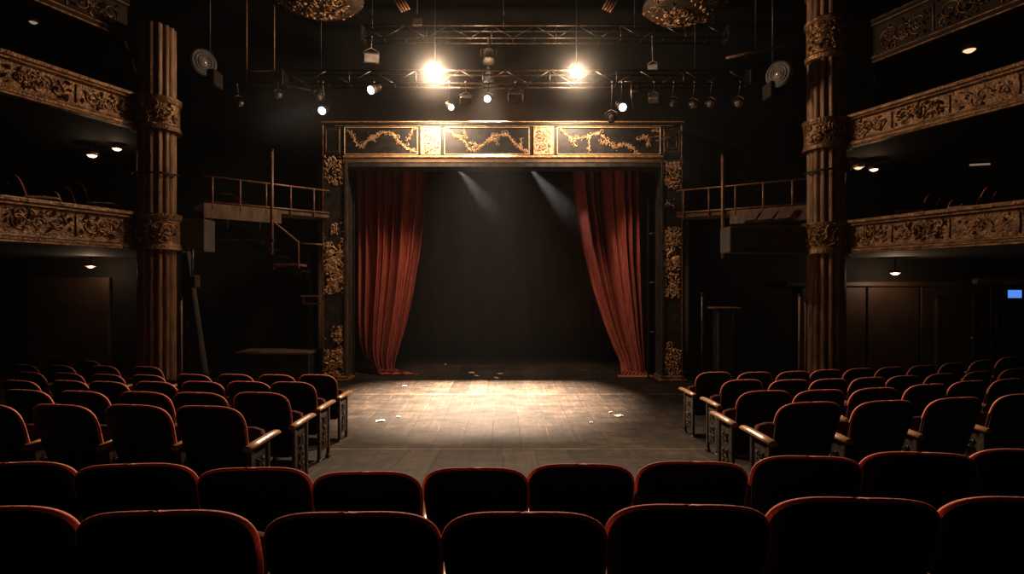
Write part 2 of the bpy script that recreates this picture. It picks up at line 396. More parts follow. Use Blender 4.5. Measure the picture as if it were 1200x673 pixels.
# end blocks of the header
for (a, b, mm) in ((381, 399, 'pillar'), (777, 797, 'band')):
    p = MB().box(px(a), px(b), -.03, 0, 5.30, 5.95, .01).build('end_block', M['black_panel'], arch)
    v = MB(); frame(v, px(a) + .02, px(b) - .02, 5.36, 5.90, .02, .045)
    if b > 700:
        frame(v, px(a) + .09, px(b) - .09, 5.45, 5.75, .015, .05)
    v.build('end_block_frame', M['band'], p)
MB().box(px(378), px(379.6), -.04, .1, 5.28, 6.02, .005).box(px(797.5), px(799.5), -.04, .1, 5.2, 6.0, .005).build('side_moulding', M['old_gold'], arch)
v = MB()
v.tube([(px(755), -.06, pz(163)), (px(775), -.10, pz(160)), (px(797), -.07, pz(152))], .010, 6)
v.tube([(px(768), -.06, pz(166)), (px(784), -.10, pz(162)), (px(797), -.07, pz(153))], .010, 6)
v.build('loose_gold_rod', M['old_gold'], arch)
# pillars
secs = {-1: [(183, 217, 1.0, .55), (261, 275, .6, .7), (275, 345, 1.0, .9), (382, 402, .55, .8), (396, 446, 1.0, .9)],
        1: [(190, 222, .95, .9), (233, 246, .5, .4), (266, 300, 1.0, .9), (300, 350, .9, .7), (402, 412, .4, .4), (408, 444, 1.0, .9)]}
for s in (-1, 1):
    x0, x1 = (px(379.5), px(404.5)) if s < 0 else (px(775.5), px(798.5))
    p = MB().box(x0, x1, 0, .5, .12, 5.2, .012).build('pillar', M['pillar'], arch)
    st = MB()
    xi = x1 if s < 0 else x0
    st.box(xi - .02, xi + .04, -.05, .5, .12, 5.15, .012)
    st.build('edge_strip', M['pillar'], p)
    st = MB(); st.box(x0 - .02, x0 - .002, -.03, .0, .12, 5.2).box(x1 + (.055 if s < 0 else .002), x1 + (.065 if s < 0 else .02), -.03, .0, .12, 5.2); st.build('edge_bead', M['old_gold'], p)
    v = MB()
    for (ya, yb, wfrac, dens) in secs[s]:
        za, zb = pz(yb), pz(ya); ww = (x1 - x0) * wfrac; ox = x0 + (x1 - x0 - ww) * (.5 if wfrac > .9 else (.8 if s < 0 else .25))
        a = (zb - za) * ww
        def mask(u, vv, zb=zb, za=za, dens=dens):
            q = noise.noise(Vector((u * 2.2 + zb, vv * (zb - za) * 3, zb)))
            edge = min(u, 1 - u) * 2 + min(vv, 1 - vv) * 3
            return q > -.28 * dens - .05 or edge > 2.0
        foliage_rect(v, Vector((ox, -.008, za)), X, Z, F, ww, zb - za, int(a * 700 * dens), R, .062, mask, int(a * 70 * dens))
    if s < 0:
        scroll(v, Vector((px(388), -.02, pz(295))), X, Z, F, .13, .3, 1.6, 1, .02)
        v.lathe([(.001, -.05), (.05, -.045), (.08, -.01), (.08, 0)], (px(387), 0, pz(296)), 12, axis='Y')
    else:
        v.lathe([(.001, -.04), (.06, -.04), (.10, -.02), (.11, 0)], (px(792), 0, pz(305)), 14, axis='Y')
        scroll(v, Vector((px(787), -.02, pz(303))), X, Z, F, .17, 1.4, .6, 1, .022)
    v.build('gilt_foliage', M['pale_gold'], p)
    # side of the pillar facing the opening also carries a strip of foliage at the foot
    MB().box(x0 - .08, x1 + .1, -.12, .52, .0, .06, .012).box(x0 - .04, x1 + .04, -.07, .5, .06, .13, .012).build('pillar_base', M['old_gold'], p)
# black inner return with a ladder-like bracket frame at each side, just behind the pillars
for s in (-1, 1):
    xa = px(408) if s < 0 else px(766)
    fr = empty('bracket_frame', (xa, 13.5, 0), 'thin black steel bracket frame fixed beside the %s pillar of the stage arch' % ('left' if s < 0 else 'right'), 'bracket frame')
    MB().box(-.02, .02, -.02, .02, 0, 4.9, .004).build('upright', M['iron'], fr)
    for z in (1.1, 2.3, 3.5) if s > 0 else (3.2, 2.6):
        MB().tube([(0, 0, z), (.14 * s, 0, z + .02), (.19 * s, 0, z + .03)], .014, 6).build('bracket', M['steel'], fr)

# ------------------------------------------------------------------ curtains
def lerp_tab(tab, v):
    for (a, x), (b, y) in zip(tab[:-1], tab[1:]):
        if v <= b: return x + (y - x) * (v - a) / (b - a)
    return tab[-1][1]
def smooth_tab(tab, v):
    return (lerp_tab(tab, v - .03) + lerp_tab(tab, v) * 2 + lerp_tab(tab, v + .03)) / 4
def curtain(name, Ltab, Rtab, label, seed, sweep, side):
    rng = random.Random(seed)
    NU, NV = 220, 90
    ph = [rng.uniform(0, 6.28) for _ in range(4)]
    top_z = 5.35
    vs = []
    for j in range(NV + 1):
        t = j / NV
        z = top_z * (1 - t) + .015
        v = t
        l, r = smooth_tab(Ltab, v), smooth_tab(Rtab, v)
        for i in range(NU + 1):
            u = i / NU
            uu = u + .030 * sin(2 * pi * u * 1.7 + ph[0] + .5 * t) + .012 * sin(2 * pi * u * 4.3 + ph[2] + t)
            x = l + (r - l) * u
            g = .34 * (1 - .45 * t)
            f = ((1 - abs(sin(pi * uu * 7 + ph[1]))) ** 1.6 - .4) * g * (1 + .45 * sin(uu * 17 + ph[3])) + .016 * sin(2 * pi * uu * 15 + ph[2] + 1.2 * sin(t * 3)) * sin(uu * 9 + 2 * t) + .07 * sin(2 * pi * uu * 2 + ph[3])
            sag = .25 * sin(pi * t) * (u if side < 0 else 1 - u)
            dp = .12 if side < 0 else .55 * min(1, max(0, (.72 - u) / .3)) ** 2 * (1 - t ** 6) - .08
            yy = 13.95 - f + sag * .4 + dp
            vs.append(((x + .25 * f) * (1 + dp / 13.95), yy, z))
    # train on the floor
    for j in range(1, 15):
        t = j / 14
        l, r = Ltab[-1][1], Rtab[-1][1]
        for i in range(NU + 1):
            u = i / NU
            x = l + (r - l) * u + sweep * t * (.35 + .65 * (u if sweep > 0 else 1 - u)) * .8
            bz = 14 - 0
            f = (abs(sin(pi * u * 7 + ph[1])) ** .7 - .5) * .08
            y = 13.95 + (.12 if side < 0 else -.08) - f - .42 * t * (1 - .5 * t)
            z = .015 + .10 * abs(sin(pi * u * 7 + t * 2.2)) * (1 - t) + .035 * abs(sin(u * 31 + t * 5)) * (1 - .5 * t)
            vs.append((x, y, z))
    tot = NV + 14
    fs = [(j * (NU + 1) + i, j * (NU + 1) + i + 1, (j + 1) * (NU + 1) + i + 1, (j + 1) * (NU + 1) + i) for j in range(tot) for i in range(NU)]
    m = MB(); m.add(vs, fs, True)
    o = m.build(name, M['curtain'])
    so = o.modifiers.new('s', 'SOLIDIFY'); so.thickness = .006
    return tag(o, label, 'curtain')
def cx(x): return (x - 590) * 13.95 / 650
def cv(y): return (y - 182) / (440 - 182)
curtain('stage_curtain', [(0, cx(418)), (cv(300), cx(420)), (cv(380), cx(420)), (cv(410), cx(423)), (cv(428), cx(430)), (1, cx(438))],
        [(0, cx(499)), (cv(230), cx(497)), (cv(290), cx(491)), (cv(340), cx(483)), (cv(380), cx(475)), (cv(410), cx(467)), (cv(428), cx(461)), (1, cx(463))],
        'red stage curtain drawn to the left side, its train spread on the boards', 3, .75, -1)
curtain('stage_curtain', [(0, cx(672)), (cv(220), cx(675)), (cv(280), cx(684)), (cv(340), cx(698)), (cv(380), cx(710)), (cv(410), cx(721)), (cv(428), cx(730)), (1, cx(729))],
        [(0, cx(752)), (cv(300), cx(753)), (cv(380), cx(755)), (1, cx(757))],
        'red stage curtain drawn to the right side, bunched on a wooden batten', 5, -.18, 1)
tag(MB().box(0, .85, -.12, .1, .0, .035, .01).map(lambda v: v + Vector((cx(721), 13.62, 0))).build('floor_batten', M['wood']),
    'pale wooden batten lying under the foot of the right stage curtain', 'batten')
tag(MB().tube([(-4.9, 14.0, 5.38), (4.9, 14.0, 5.38)], .03, 8).build('curtain_pipe', M['iron']), 'dark pipe the stage curtains hang from', 'pipe')
# backdrop
m = MB(); NU, NV = 300, 8; vs = []
for j in range(NV + 1):
    t = j / NV
    for i in range(NU + 1):
        u = i / NU; x = -4.95 + 9.9 * u
        a = .03 + .07 * math.exp(-((x + 1.2) / 1.8) ** 2)
        f = a * (abs(sin(x * 3.3 + .3 * sin(x))) - .5) + .02 * sin(x * 17 + 2 * sin(x * 2)) * (1 - .3 * t)
        vs.append((x, 17.5 - f, 5.85 * (1 - t) + .01))
m.add(vs, [(j * (NU + 1) + i, j * (NU + 1) + i + 1, (j + 1) * (NU + 1) + i + 1, (j + 1) * (NU + 1) + i) for j in range(NV) for i in range(NU)], True)
o = m.build('backdrop_curtain', M['drape']); so = o.modifiers.new('s', 'SOLIDIFY'); so.thickness = .01
tag(o, 'black backdrop cloth in faint folds closing the rear of the stage', 'backdrop')
# masking legs between curtain and pillars
for s in (-1, 1):
    m = MB(); vs = []
    for j in range(5):
        for i in range(61):
            u = i / 60; vs.append((s * (3.78 + 1.15 * u), 14.5 + .05 * sin(u * 40), 5.85 * (1 - j / 4) + .01))
    m.add(vs, [(j * 61 + i, j * 61 + i + 1, (j + 1) * 61 + i + 1, (j + 1) * 61 + i) for j in range(4) for i in range(60)], True)
    o = m.build('masking_cloth', M['drape']); so = o.modifiers.new('s', 'SOLIDIFY'); so.thickness = .01
    tag(o, 'narrow black masking cloth hanging in the %s wing beside the stage curtain' % ('left' if s < 0 else 'right'), 'masking cloth')

# ------------------------------------------------------------------ columns
def column(x, y, r, ztop, label, ring=None):
    c_ = empty('column', (x, y, 0), label, 'column')
    MB().lathe([(r, .3), (r, ztop)], n=168, sm=False, flute=.16, nf=14).build('fluted_shaft', M['column'], c_)
    MB().lathe([(r * 1.35, 0), (r * 1.35, .14), (r * 1.2, .16), (r * 1.25, .22), (r * 1.12, .3), (r * 1.0, .34)], n=40, sm=False).build('column_base', M['column'], c_)
    if ring:
        z0, z1 = ring
        b = MB().lathe([(r * .98, z0 - .14), (r * 1.1, z0 - .12), (r * 1.14, z0 - .05), (r * 1.03, z0), (r * 1.04, z1), (r * 1.15, z1 + .03), (r * 1.15, z1 + .09), (r * .98, z1 + .14)], n=40, sm=False).build('gilded_drum', M['old_gold'], c_)
        v = MB(); cyl_foliage(v, r * 1.04, z0 + .03, z1 - .03, 170, .07, -pi, 0, R); v.build('drum_relief', M['old_gold'], b)
        b = MB().lathe([(r * .98, z1 + .6), (r * 1.12, z1 + .62), (r * 1.12, z1 + .7), (r * 1.04, z1 + .74), (r * 1.04, z1 + 1.6), (r * .98, z1 + 1.7)], n=40, sm=False).build('gilded_drum', M['old_gold'], c_)
        v = MB(); cyl_foliage(v, r * 1.04, z1 + .76, z1 + 1.55, 150, .07, -pi, 0, R); v.build('drum_relief', M['old_gold'], b)
    return c_
def cyl_foliage(mb, r, z0, z1, n, size, a0, a1, rng, nscroll=8):
    for i in range(n + nscroll):
        a = rng.uniform(a0, a1); z = rng.uniform(z0, z1)
        Nn = Vector((cos(a), sin(a), 0)); U = Vector((-sin(a), cos(a), 0))
        if i < n:
            s = size * rng.uniform(.6, 1.4); leaf(mb, Nn * (r - .004) + Z * z, U, Z, Nn, rng.uniform(0, 6.28), s, s * .5, s * .42)
        else: scroll(mb, Nn * (r + .005) + Z * z, U, Z, Nn, size * rng.uniform(1, 2), rng.uniform(0, 6), 1.3, rng.choice((-1, 1)), size * .17)
CL = (-6.28, 10.05); CR = (6.4, 11.0)
column(CL[0], CL[1], .31, 6.9, 'brown gilded fluted column beside the left balconies')
column(CR[0], CR[1], .34, 10.5, 'brown gilded fluted column beside the right balconies, rising to the ceiling', (6.80, 7.36))

# ------------------------------------------------------------------ balconies
def balcony(side, z0, z1, start, slope, col, rc, label, endd=1.0, relief=True, lit=1.0, name='balcony', wrap=True, dark=False):
    """front runs from the column toward the auditorium rear"""
    h = z1 - z0
    b = empty(name, (0, 0, z0), label, 'balcony')
    xs, ys = start
    P0 = Vector((xs, ys, 0)); D = Vector((side * slope, -1, 0)).normalized(); L = (ys - endd) / abs(D.y)
    Nn = Vector((-side * abs(D.y), -abs(D.x), 0)).normalized()      # faces the auditorium centre
    P1 = P0 + D * L
    # fascia as swept profile (offset along Nn, z)
    prof = [(-.12, 0), (.03, 0), (.05, .03), (.05, .07), (.02, .09), (.0, .12), (.0, h - .12), (.03, h - .10), (.04, h - .06), (.07, h - .04), (.07, h), (-.12, h)]
    m = MB(); m.rings([[tuple(P0 + D * (L * t) + Nn * o + Z * z) for o, z in prof] for t in (0, 1)])
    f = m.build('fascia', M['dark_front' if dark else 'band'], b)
    if relief:
        v = MB(); n = int(L / .95)
        # plain raised frames alternating with scrollwork
        for k_ in range(n):
            a = .12 + k_ * (L - .2) / n; ww = (L - .2) / n - .10
            O = P0 + D * a + Z * .15; hh = h - .30
            if k_ % 3 != 2 or dark:
                foliage_rect(v, O + Nn * .0, D, Z, Nn, ww, hh, 46 if k_ < 5 else 26, R, .085, None, 6)
                s = 1 if k_ % 2 else -1
                for q in (.22, .5, .78):
                    scroll(v, O + D * ww * q + Z * hh * .5, D, Z, Nn, hh * .38, R.uniform(0, 6), 1.5, s, .013); s = -s
            else:
                scroll(v, O + D * ww * .5 + Z * hh * .5, D, Z, Nn, hh * .42, 0, 1.0, 1, .012)
                foliage_rect(v, O, D, Z, Nn, ww, hh, 16, R, .07, None, 3)
            for e in (-.055,):
                pp = O + D * (ww - e * .9)
                v.tube([pp + Nn * .008, pp + Nn * .008 + Z * hh], .014, 5)
        v.build('scroll_relief', M['band' if dark else 'old_gold'], f)
    m = MB()
    for z, r_ in ((.0, .018), (.085, .012), (h - .085, .012), (h + .0, .02)):
        m.tube([P0 + Nn * (.05 if z > .02 else .035) + Z * z, P1 + Nn * (.05 if z > .02 else .035) + Z * z], r_, 6)
    m.build('edge_moulding', M['old_gold'], f)
    if wrap:
        cxx, cyy = col
        m = MB(); r = rc
        m.lathe([(r - .08, 0), (r + .04, 0), (r + .03, .03), (r + .02, .08), (r, .11), (r, h - .12), (r + .02, h - .09), (r + .035, h - .03), (r + .035, h), (r - .08, h)], (cxx, cyy, 0), 48, sm=False)
        d = m.build('rounded_end', M['band'], b)
        v = MB(); cyl_foliage(v, r, .14, h - .14, 90, .08, -pi, 0, R, 12); v.map(lambda q: q + Vector((cxx, cyy, 0))); v.build('scroll_relief', M['old_gold'], d)
    # deck slab
    q0 = P0 - Nn * .1; q1 = P1 - Nn * .1
    back = Vector((start[0] + side * 2.0, 13.6, 0))
    poly = [q0, q1, Vector((side * 13.98, endd, 0)), Vector((side * 13.98, 13.6, 0)), back]
    m = MB(); m.rings([[(p.x, p.y, .03) for p in poly], [(p.x, p.y, .15) for p in poly]])
    m.build('deck', M['wall'], b)
    return P0, D, Nn
bl_low = balcony(-1, 2.886, 3.52, (-6.43, 9.88), .377, CL, .365, 'lower left balcony with carved brown gold front')
balcony(-1, 5.01, 5.60, (-6.43, 9.88), .377, CL, .365, 'middle left balcony with carved brown gold front')
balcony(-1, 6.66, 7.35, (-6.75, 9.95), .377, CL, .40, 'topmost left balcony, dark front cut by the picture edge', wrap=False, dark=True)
br_low = balcony(1, 2.866, 3.475, (6.57, 10.82), .37, CR, .395, 'lower right balcony with carved brown gold front')
balcony(1, 4.90, 5.49, (6.57, 10.82), .37, CR, .395, 'middle right balcony with carved brown gold front')
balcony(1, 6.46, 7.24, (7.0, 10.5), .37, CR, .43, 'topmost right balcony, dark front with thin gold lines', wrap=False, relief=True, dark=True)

# ------------------------------------------------------------------ lamps under the balconies
def downlight(loc, r, m, label, power=0, spill=None):
    zd = next(z for z in ((2.92, 5.04, 6.69) if loc[0] < 0 else (2.90, 4.93, 6.53)) if z > loc[2])
    e = empty('downlight', loc, label, 'downlight')
    MB().lathe([(r * 1.25, .05), (r * 1.3, .0), (r * 1.05, -.012), (r * 1.05, .05)], n=24).build('bezel', M['old_gold'], e)
    MB().lathe([(.001, -r * .55), (r * .5, -r * .5), (r * .9, -r * .2), (r, .01), (.001, .02)], n=24).build('lamp_glass', m, e)
    MB().tube([(0, 0, .04), (0, 0, zd - loc[2] + .01)], .012, 6).build('mount', M['iron'], e)
    if power: point('downlight_light', (loc[0], loc[1], loc[2] - r * .55 - .06), power, WARM, .03)
    return e
downlight((-8.12, 10.95, 4.82), .085, M['warm_glass'], 'lit round downlight under the middle left balcony, farther from the column', 2.2)
downlight((-7.63, 10.95, 4.95), .078, M['warm_glass'], 'lit round downlight under the middle left balcony, nearer the column', 2.2)
downlight((-9.6, 12.9, 2.70), .09, M['amber_glass'], 'lit round downlight under the lower left balcony', 20)
downlight((-7.80, 9.2, 6.62), .06, M['dim_glass'], 'dim downlight under the topmost left balcony')
downlight((7.55, 11.8, 4.76), .085, M['amber_glass'], 'dimmer amber downlight of the pair under the middle right balcony', 1)
downlight((7.88, 11.8, 4.72), .08, M['warm_glass'], 'brighter downlight of the pair under the middle right balcony', 3)
downlight((9.11, 12.9, 2.54), .09, M['warm_glass'], 'lit round downlight under the lower right balcony', 30)
downlight((8.4, 10.0, 6.5), .10, M['amber_glass'], 'oval ceiling lamp under the topmost right balcony')

# ------------------------------------------------------------------ walls behind the balconies
struct('trim_2', MB().box(-11.6, -9.6, 13.5, 13.62, .2, 2.45, .02), M['brown_wall'])
m = MB()
for a, b in ((7.3, 8.85), (8.9, 10.15), (10.2, 11.85), (11.9, 13.9)): m.box(a, b, 13.54, 13.62, .1, 2.2, .012)
m.box(6.9, 14, 13.50, 13.62, 2.22, 2.34, .015)
struct('trim_3', m, M['brown_wall'])
m = MB().box(11.4, 14, 13.38, 13.52, 2.28, 2.42, .03); struct('trim_4', m, M['deck'])
dr = MB().box(10.60, 11.40, 13.49, 13.56, .05, 1.93, .01).box(10.52, 10.60, 13.47, 13.56, .05, 2.02, .01).box(11.40, 11.48, 13.47, 13.56, .05, 2.02, .01).box(10.52, 11.48, 13.47, 13.56, 1.94, 2.03, .01).build('door_1', M['brown_wall']); tag(dr, kind='structure')
tag(MB().lathe([(.001, -.07), (.035, -.06), (.04, -.035), (.02, -.02), (.02, .02)], (11.36, 13.47, .97), 14, axis='Y').build('door_knob', M['old_gold'], dr), 'round brass knob')
e = empty('wall_screen', (12.37, 13.42, 2.04), 'small glowing blue screen high on the right wall', 'screen')
MB().box(-.19, .19, 0, .10, -.12, .12, .01).build('housing', M['iron'], e)
MB().box(-.165, .165, -.006, .0, -.095, .095).build('screen_face', M['screen'], e)
e = empty('notice_board', (12.25, 13.46, 1.35), 'dark square board on the right wall below the blue screen', 'notice board')
MB().box(-.27, .27, 0, .05, -.25, .25, .01).build('board', M['black_panel'], e)
m = MB(); frame(m, -.29, .29, -.27, .27, .03, .02); m.build('frame', M['iron'], e)
e = empty('wall_plaque', (11.66, 13.46, 1.28), 'small pale plaque on the wall beside the right door', 'plaque')
MB().box(-.06, .06, 0, .04, -.05, .05, .006).build('plate', M['steel'], e)
e = empty('card_reader', (11.63, 13.46, 1.16), 'tiny card reader under the pale plaque beside the right door', 'card reader')
MB().box(-.03, .03, 0, .04, -.035, .035, .006).box(-.012, .012, -.01, .0, -.02, .01).build('reader_case', M['steel'], e)
e = empty('strip_light', (10.28, 12.0, 4.85), 'faint strip light in a square frame under the middle right balcony', 'strip light')
MB().box(-.30, .30, 0, .06, -.13, .03, .008).build('frame', M['brown_wall'], e)
MB().tube([(-.2, -.02, -.0), (.22, -.02, .02)], .02, 8).build('tube', M['tube'], e)
# platform upstage left
e = empty('side_platform', (-4.9, 13.0, 0), 'low black platform in the shadow left of the stage arch', 'platform')
MB().box(-1.2, .45, -.3, .45, .06, .66, .015).build('platform_body', M['black_panel'], e)
MB().box(-1.24, .47, -.34, .47, .66, .72, .012).build('platform_top', M['deck'], e)
e = empty('side_table', (4.95, 12.5, 0), 'tall narrow black lectern table with a brown top right of the stage arch', 'table')
MB().box(-.18, .18, -.15, .15, 0, 1.72, .02).build('pedestal', M['black_panel'], e)
MB().box(-.28, .32, -.22, .22, 1.72, 1.76, .01).build('table_top', M['rail'], e)

# ------------------------------------------------------------------ poles, stands, cloths
def pole(loc, h, r, m, label, cat='pole', z0=0, hook=0):
    e = empty('pole', loc, label, cat)
    MB().tube([(0, 0, z0), (0, 0, z0 + h)], r, 10).build('shaft', M[m], e)
    if z0 == 0: MB().lathe([(.14, 0), (.14, .02), (.03, .04), (.03, .09)], n=20).build('foot', M['iron'], e)
    else: MB().lathe([(r * 1.6, z0 + .25), (r * 1.8, z0 + .27), (r * 1.8, z0 + .33), (r * 1.6, z0 + .35)], n=12).build('collar', M['iron'], e)
    MB().lathe([(r * 1.3, z0 + h - .04), (r * 1.4, z0 + h - .02), (r * .9, z0 + h + .01)], n=12).build('cap', M['iron'], e)
    if hook: MB().tube([(0, 0, z0 + h - .03), (hook, 0, z0 + h - .03)], .012, 6).build('hook', M['steel'], e)
    return e
pole((-5.52, 9.5, 0), 2.03, .021, 'column', 'gold lit thin pole standing behind the left seats beside the column')
pole((5.66, 10.6, 0), 2.08, .026, 'column', 'thin brass pole left of the right column, left one of the pair')
pole((5.79, 10.62, 0), 1.98, .024, 'column', 'thin brass pole left of the right column, right one of the pair')
pole((4.3, 12.0, 0), 2.08, .024, 'steel', 'slim steel stand right of the stage arch with a short top hook', hook=.1)
# hanging poles by the catwalks
pole((-4.99, 11.97, 0), 2.27, .028, 'rail', 'long upright pole crossing the left catwalk rail', z0=2.92)
pole((4.855, 12.29, 0), 2.33, .032, 'rail', 'long upright pole crossing the right catwalk rail', z0=2.84)
for (xx, yy, zt, zb, lab) in ((-5.62, 9.85, 2.85, .6, 'grey cloth hanging beside the left column'),):
    m = MB(); vs = []
    for j in range(16):
        t = j / 15
        for i in range(25):
            u = i / 24; wd = .14 + .34 * t
            vs.append((xx - .1 + wd * u, yy + .05 * sin(u * 13), zt + (zb - zt) * t))
    m.add(vs, [(j * 25 + i, j * 25 + i + 1, (j + 1) * 25 + i + 1, (j + 1) * 25 + i) for j in range(15) for i in range(24)], True)
    o = m.build('hanging_cloth', M['grey_cloth']); so = o.modifiers.new('s', 'SOLIDIFY'); so.thickness = .01
    tag(o, lab, 'cloth')

# ------------------------------------------------------------------ catwalks
def catwalk(A, B, label, side, fascia_to):
    A, B = Vector(A), Vector(B); D = (B - A); D.z = 0; L = D.length; D.normalize()
    e = empty('catwalk', (0, 0, 0), label, 'catwalk')
    Nn = Vector((D.y, -D.x, 0)); 
    if Nn.y > 0: Nn = -Nn
    zd, zr = 3.90, 4.44
    def q(t, o=0, z=0): p = A + D * (L * t) + Nn * o; p.z = z; return tuple(p)
    m = MB(); W = -.7
    m.rings([[q(t, 0, zd - .08), q(t, W, zd - .08), q(t, W, zd), q(t, 0, zd)] for t in (0, 1)])
    m.build('walk_deck', M['deck'], e)
    m = MB(); m.tube([q(0, .02, zr), q(1, .02, zr)], .018, 8); m.build('top_rail', M['rail'], e)
    m = MB(); m.tube([q(0, .02, zd + .03), q(1, .02, zd + .03)], .016, 8); m.build('lower_rail', M['rail'], e)
    n = 5
    for i in range(n):
        t = (i + .1) / n + .04
        MB().tube([q(t, .02, zd - .12), q(t, .02, zr)], .018, 8).build('rail_post', M['rail'], e)
    m = MB(); m.rings([[q(t, .03, zd - .30), q(t, 0, zd - .30), q(t, 0, zd), q(t, .03, zd)] for t in ((0, fascia_to) if side < 0 else (fascia_to, 1))])
    m.build('fascia_board', M['deck'], e)
    return e, q
cl, ql = catwalk((-6.0, 11.1, 0), (-4.05, 12.88, 0), 'left catwalk with rusty pipe rail between column and stage arch', -1, .58)
m = MB()
for t in (.04, .16, .40): 
    p = Vector(ql(t, .03, 3.44)); m.box(p.x - .03, p.x + .03, p.y - .02, p.y + .02, 3.42, 3.60, .004)
m.build('hanger_bracket', M['steel'], cl)
cr, qr = catwalk((4.02, 12.88, 0), (6.35, 11.35, 0), 'right catwalk with rusty pipe rail between stage arch and column', 1, .42)
# slanted boards leaning on the right catwalk deck
for i, t in enumerate((.50, .62, .74)):
    m = MB(); a, b_, c_, d_ = [Vector(qr(t + dt, .07, z)) for dt, z in ((.0, 3.64), (.10, 3.66), (.15, 3.86), (.05, 3.86))]
    off = Vector((0, -.03, 0))
    m.rings([[tuple(a), tuple(b_), tuple(c_), tuple(d_)], [tuple(a + off), tuple(b_ + off), tuple(c_ + off), tuple(d_ + off)]])
    m.build('leaning_board', M['deck'], cr)
# dark boxes by the columns
def crate(loc, sx, sy, sz, label, m='grey_box'):
    e = empty('box_panel', loc, label, 'box')
    MB().box(-sx / 2, sx / 2, -sy / 2, sy / 2, 0, sz, .012).build('box_body', M[m], e)
    mm = MB(); frame(mm, -sx / 2, sx / 2, 0, sz, .04, .012); mm.map(lambda v: v + Vector((0, -sy / 2, 0))); mm.build('box_trim', M[m], e)
    return e
crate((-5.98, 10.75, 2.89), .58, .4, .62, 'plain grey box at the end of the lower left balcony beside the column')
crate((4.95 + .35, 11.25, 2.90), 1.62, .5, .52, 'long grey box below the right catwalk beside the column')
e = empty('wall_bracket', (-5.45, 9.72, 3.0), 'small dark bracket box on the grey cloth beside the left column', 'bracket')
MB().box(-.06, .10, -.08, .08, -.80, -.58, .02).build('box_body', M['cast'], e); MB().tube([(0, 0, -.58), (0, 0, -.12)], .02, 8).build('arm', M['cast'], e)
# stair on the left
st = empty('steel_stair', (0, 12.0, 0), 'thin steel stair rail descending beside the left catwalk', 'stair rail')
def s_(x, y, d=12.0): return ((x - 590) * d / 650, 0, EYE - (y - 335) * d / 650)
MB().tube([s_(258, 227), s_(272, 228), s_(317, 257), s_(350, 284)], .018, 8).build('hand_rail', M['rail'], st)
MB().tube([s_(350, 284), s_(350, 315)], .018, 8).build('newel_post', M['rail'], st)
MB().tube([s_(350, 285), s_(378, 287)], .015, 8).build('landing_rail', M['rail'], st)
m = MB()
a, b_ = Vector(s_(262, 262)), Vector(s_(352, 322))
m.rings([[tuple(p + Vector((0, yy, zz))) for yy, zz in ((0, -.08), (.03, -.08), (.03, .08), (0, .08))] for p in (a, b_)]); m.build('stringer', M['iron'], st)
for i in range(7):
    p = a + (b_ - a) * (i + .5) / 7
    MB().box(p.x - .13, p.x + .13, .03, .6, p.z - .02, p.z + .02, .005).build('tread', M['iron'], st)
m = MB().box(s_(320, 0)[0], s_(350, 0)[0], -.02, .5, s_(0, 312)[2], s_(0, 309)[2], .005).box(s_(320, 0)[0], s_(323, 0)[0], -.02, .0, s_(0, 316)[2], s_(0, 310)[2]); m.build('landing_edge', M['rail'], st)
MB().box(s_(240, 0)[0], s_(309, 0)[0], -.02, .03, s_(0, 282)[2], s_(0, 280.5)[2], .005).build('cross_bar', M['rail'], st)
MB().box(s_(352, 0)[0], s_(377, 0)[0], -.02, .04, s_(0, 348)[2], s_(0, 346.5)[2], .005).box(s_(355, 0)[0], s_(357, 0)[0], -.02, .02, s_(0, 357)[2], s_(0, 348)[2]).box(s_(355, 0)[0], s_(378, 0)[0], -.02, .02, s_(0, 357)[2], s_(0, 355.5)[2]).build('lower_bracket', M['rail'], st)
# curved handrail round each column
for (c0, z, r, lab) in ((CL, 2.24 + 1.98, .37, 'left'), (CR, 2.24 + 2.25, .40, 'right')):
    pts = [(c0[0] + r * cos(a), c0[1] + r * sin(a), z + .02 * cos(a)) for a in [-pi * 1.05 + i * pi * 1.1 / 18 for i in range(19)]]
    e = empty('curved_rail', (0, 0, 0), 'thin black curved rail clasping the %s column' % lab, 'rail')
    MB().tube(pts, .022, 8).build('rail_hoop', M['iron'], e)
    MB().tube([pts[9], (pts[9][0], pts[9][1] + .12, z)], .015, 6).build('stay', M['iron'], e)

# ------------------------------------------------------------------ trusses
def truss(x0, x1, y, z0, z1, dpt, label, drops=()):
    e = empty('lighting_truss', (0, y, 0), label, 'truss')
    m = MB()
    for yy in (0, dpt):
        for z in (z0, z1): m.tube([(x0, yy, z), (x1, yy, z)], .022, 8)
    m.build('chord', M['steel'], e)
    m = MB(); n = int((x1 - x0) / .48)
    for i in range(n):
        a = x0 + (x1 - x0) * i / n; b = x0 + (x1 - x0) * (i + 1) / n
        m.tube([(a, 0, z0 if i % 2 else z1), (b, 0, z1 if i % 2 else z0)], .011, 5)
        m.tube([(a, 0, z0), (a, dpt, z0)], .011, 5)
        if i % 3 == 0: m.tube([(a, 0, z0), (a, 0, z1)], .012, 5); m.tube([(a, 0, z1), (a, dpt, z1)], .011, 5)
    m.build('lattice', M['steel'], e)
    m = MB()
    for x in drops: m.tube([(x, dpt / 2, z1), (x, dpt / 2, H)], .008, 5)
    if drops: m.build('hanging_cable', M['iron'], e)
    m = MB().box(x1 - .02, x1 + .03, -.03, dpt + .03, z0 - .03, z1 + .03, .004).box(x0 - .03, x0 + .02, -.03, dpt + .03, z0 - .03, z1 + .03, .004)
    m.build('end_plate', M['steel'], e)
    return e
truss(-4.8, 5.36, 12.03, 6.63, 6.91, .27, 'lower lighting truss carrying the two glaring lamps', (-4, -1.5, 1.6, 4.2))
truss(-3.2, 5.1, 12.55, 7.85, 8.13, .28, 'upper dark lighting truss above the glaring lamps', (-3, 0, 3, 4.8))
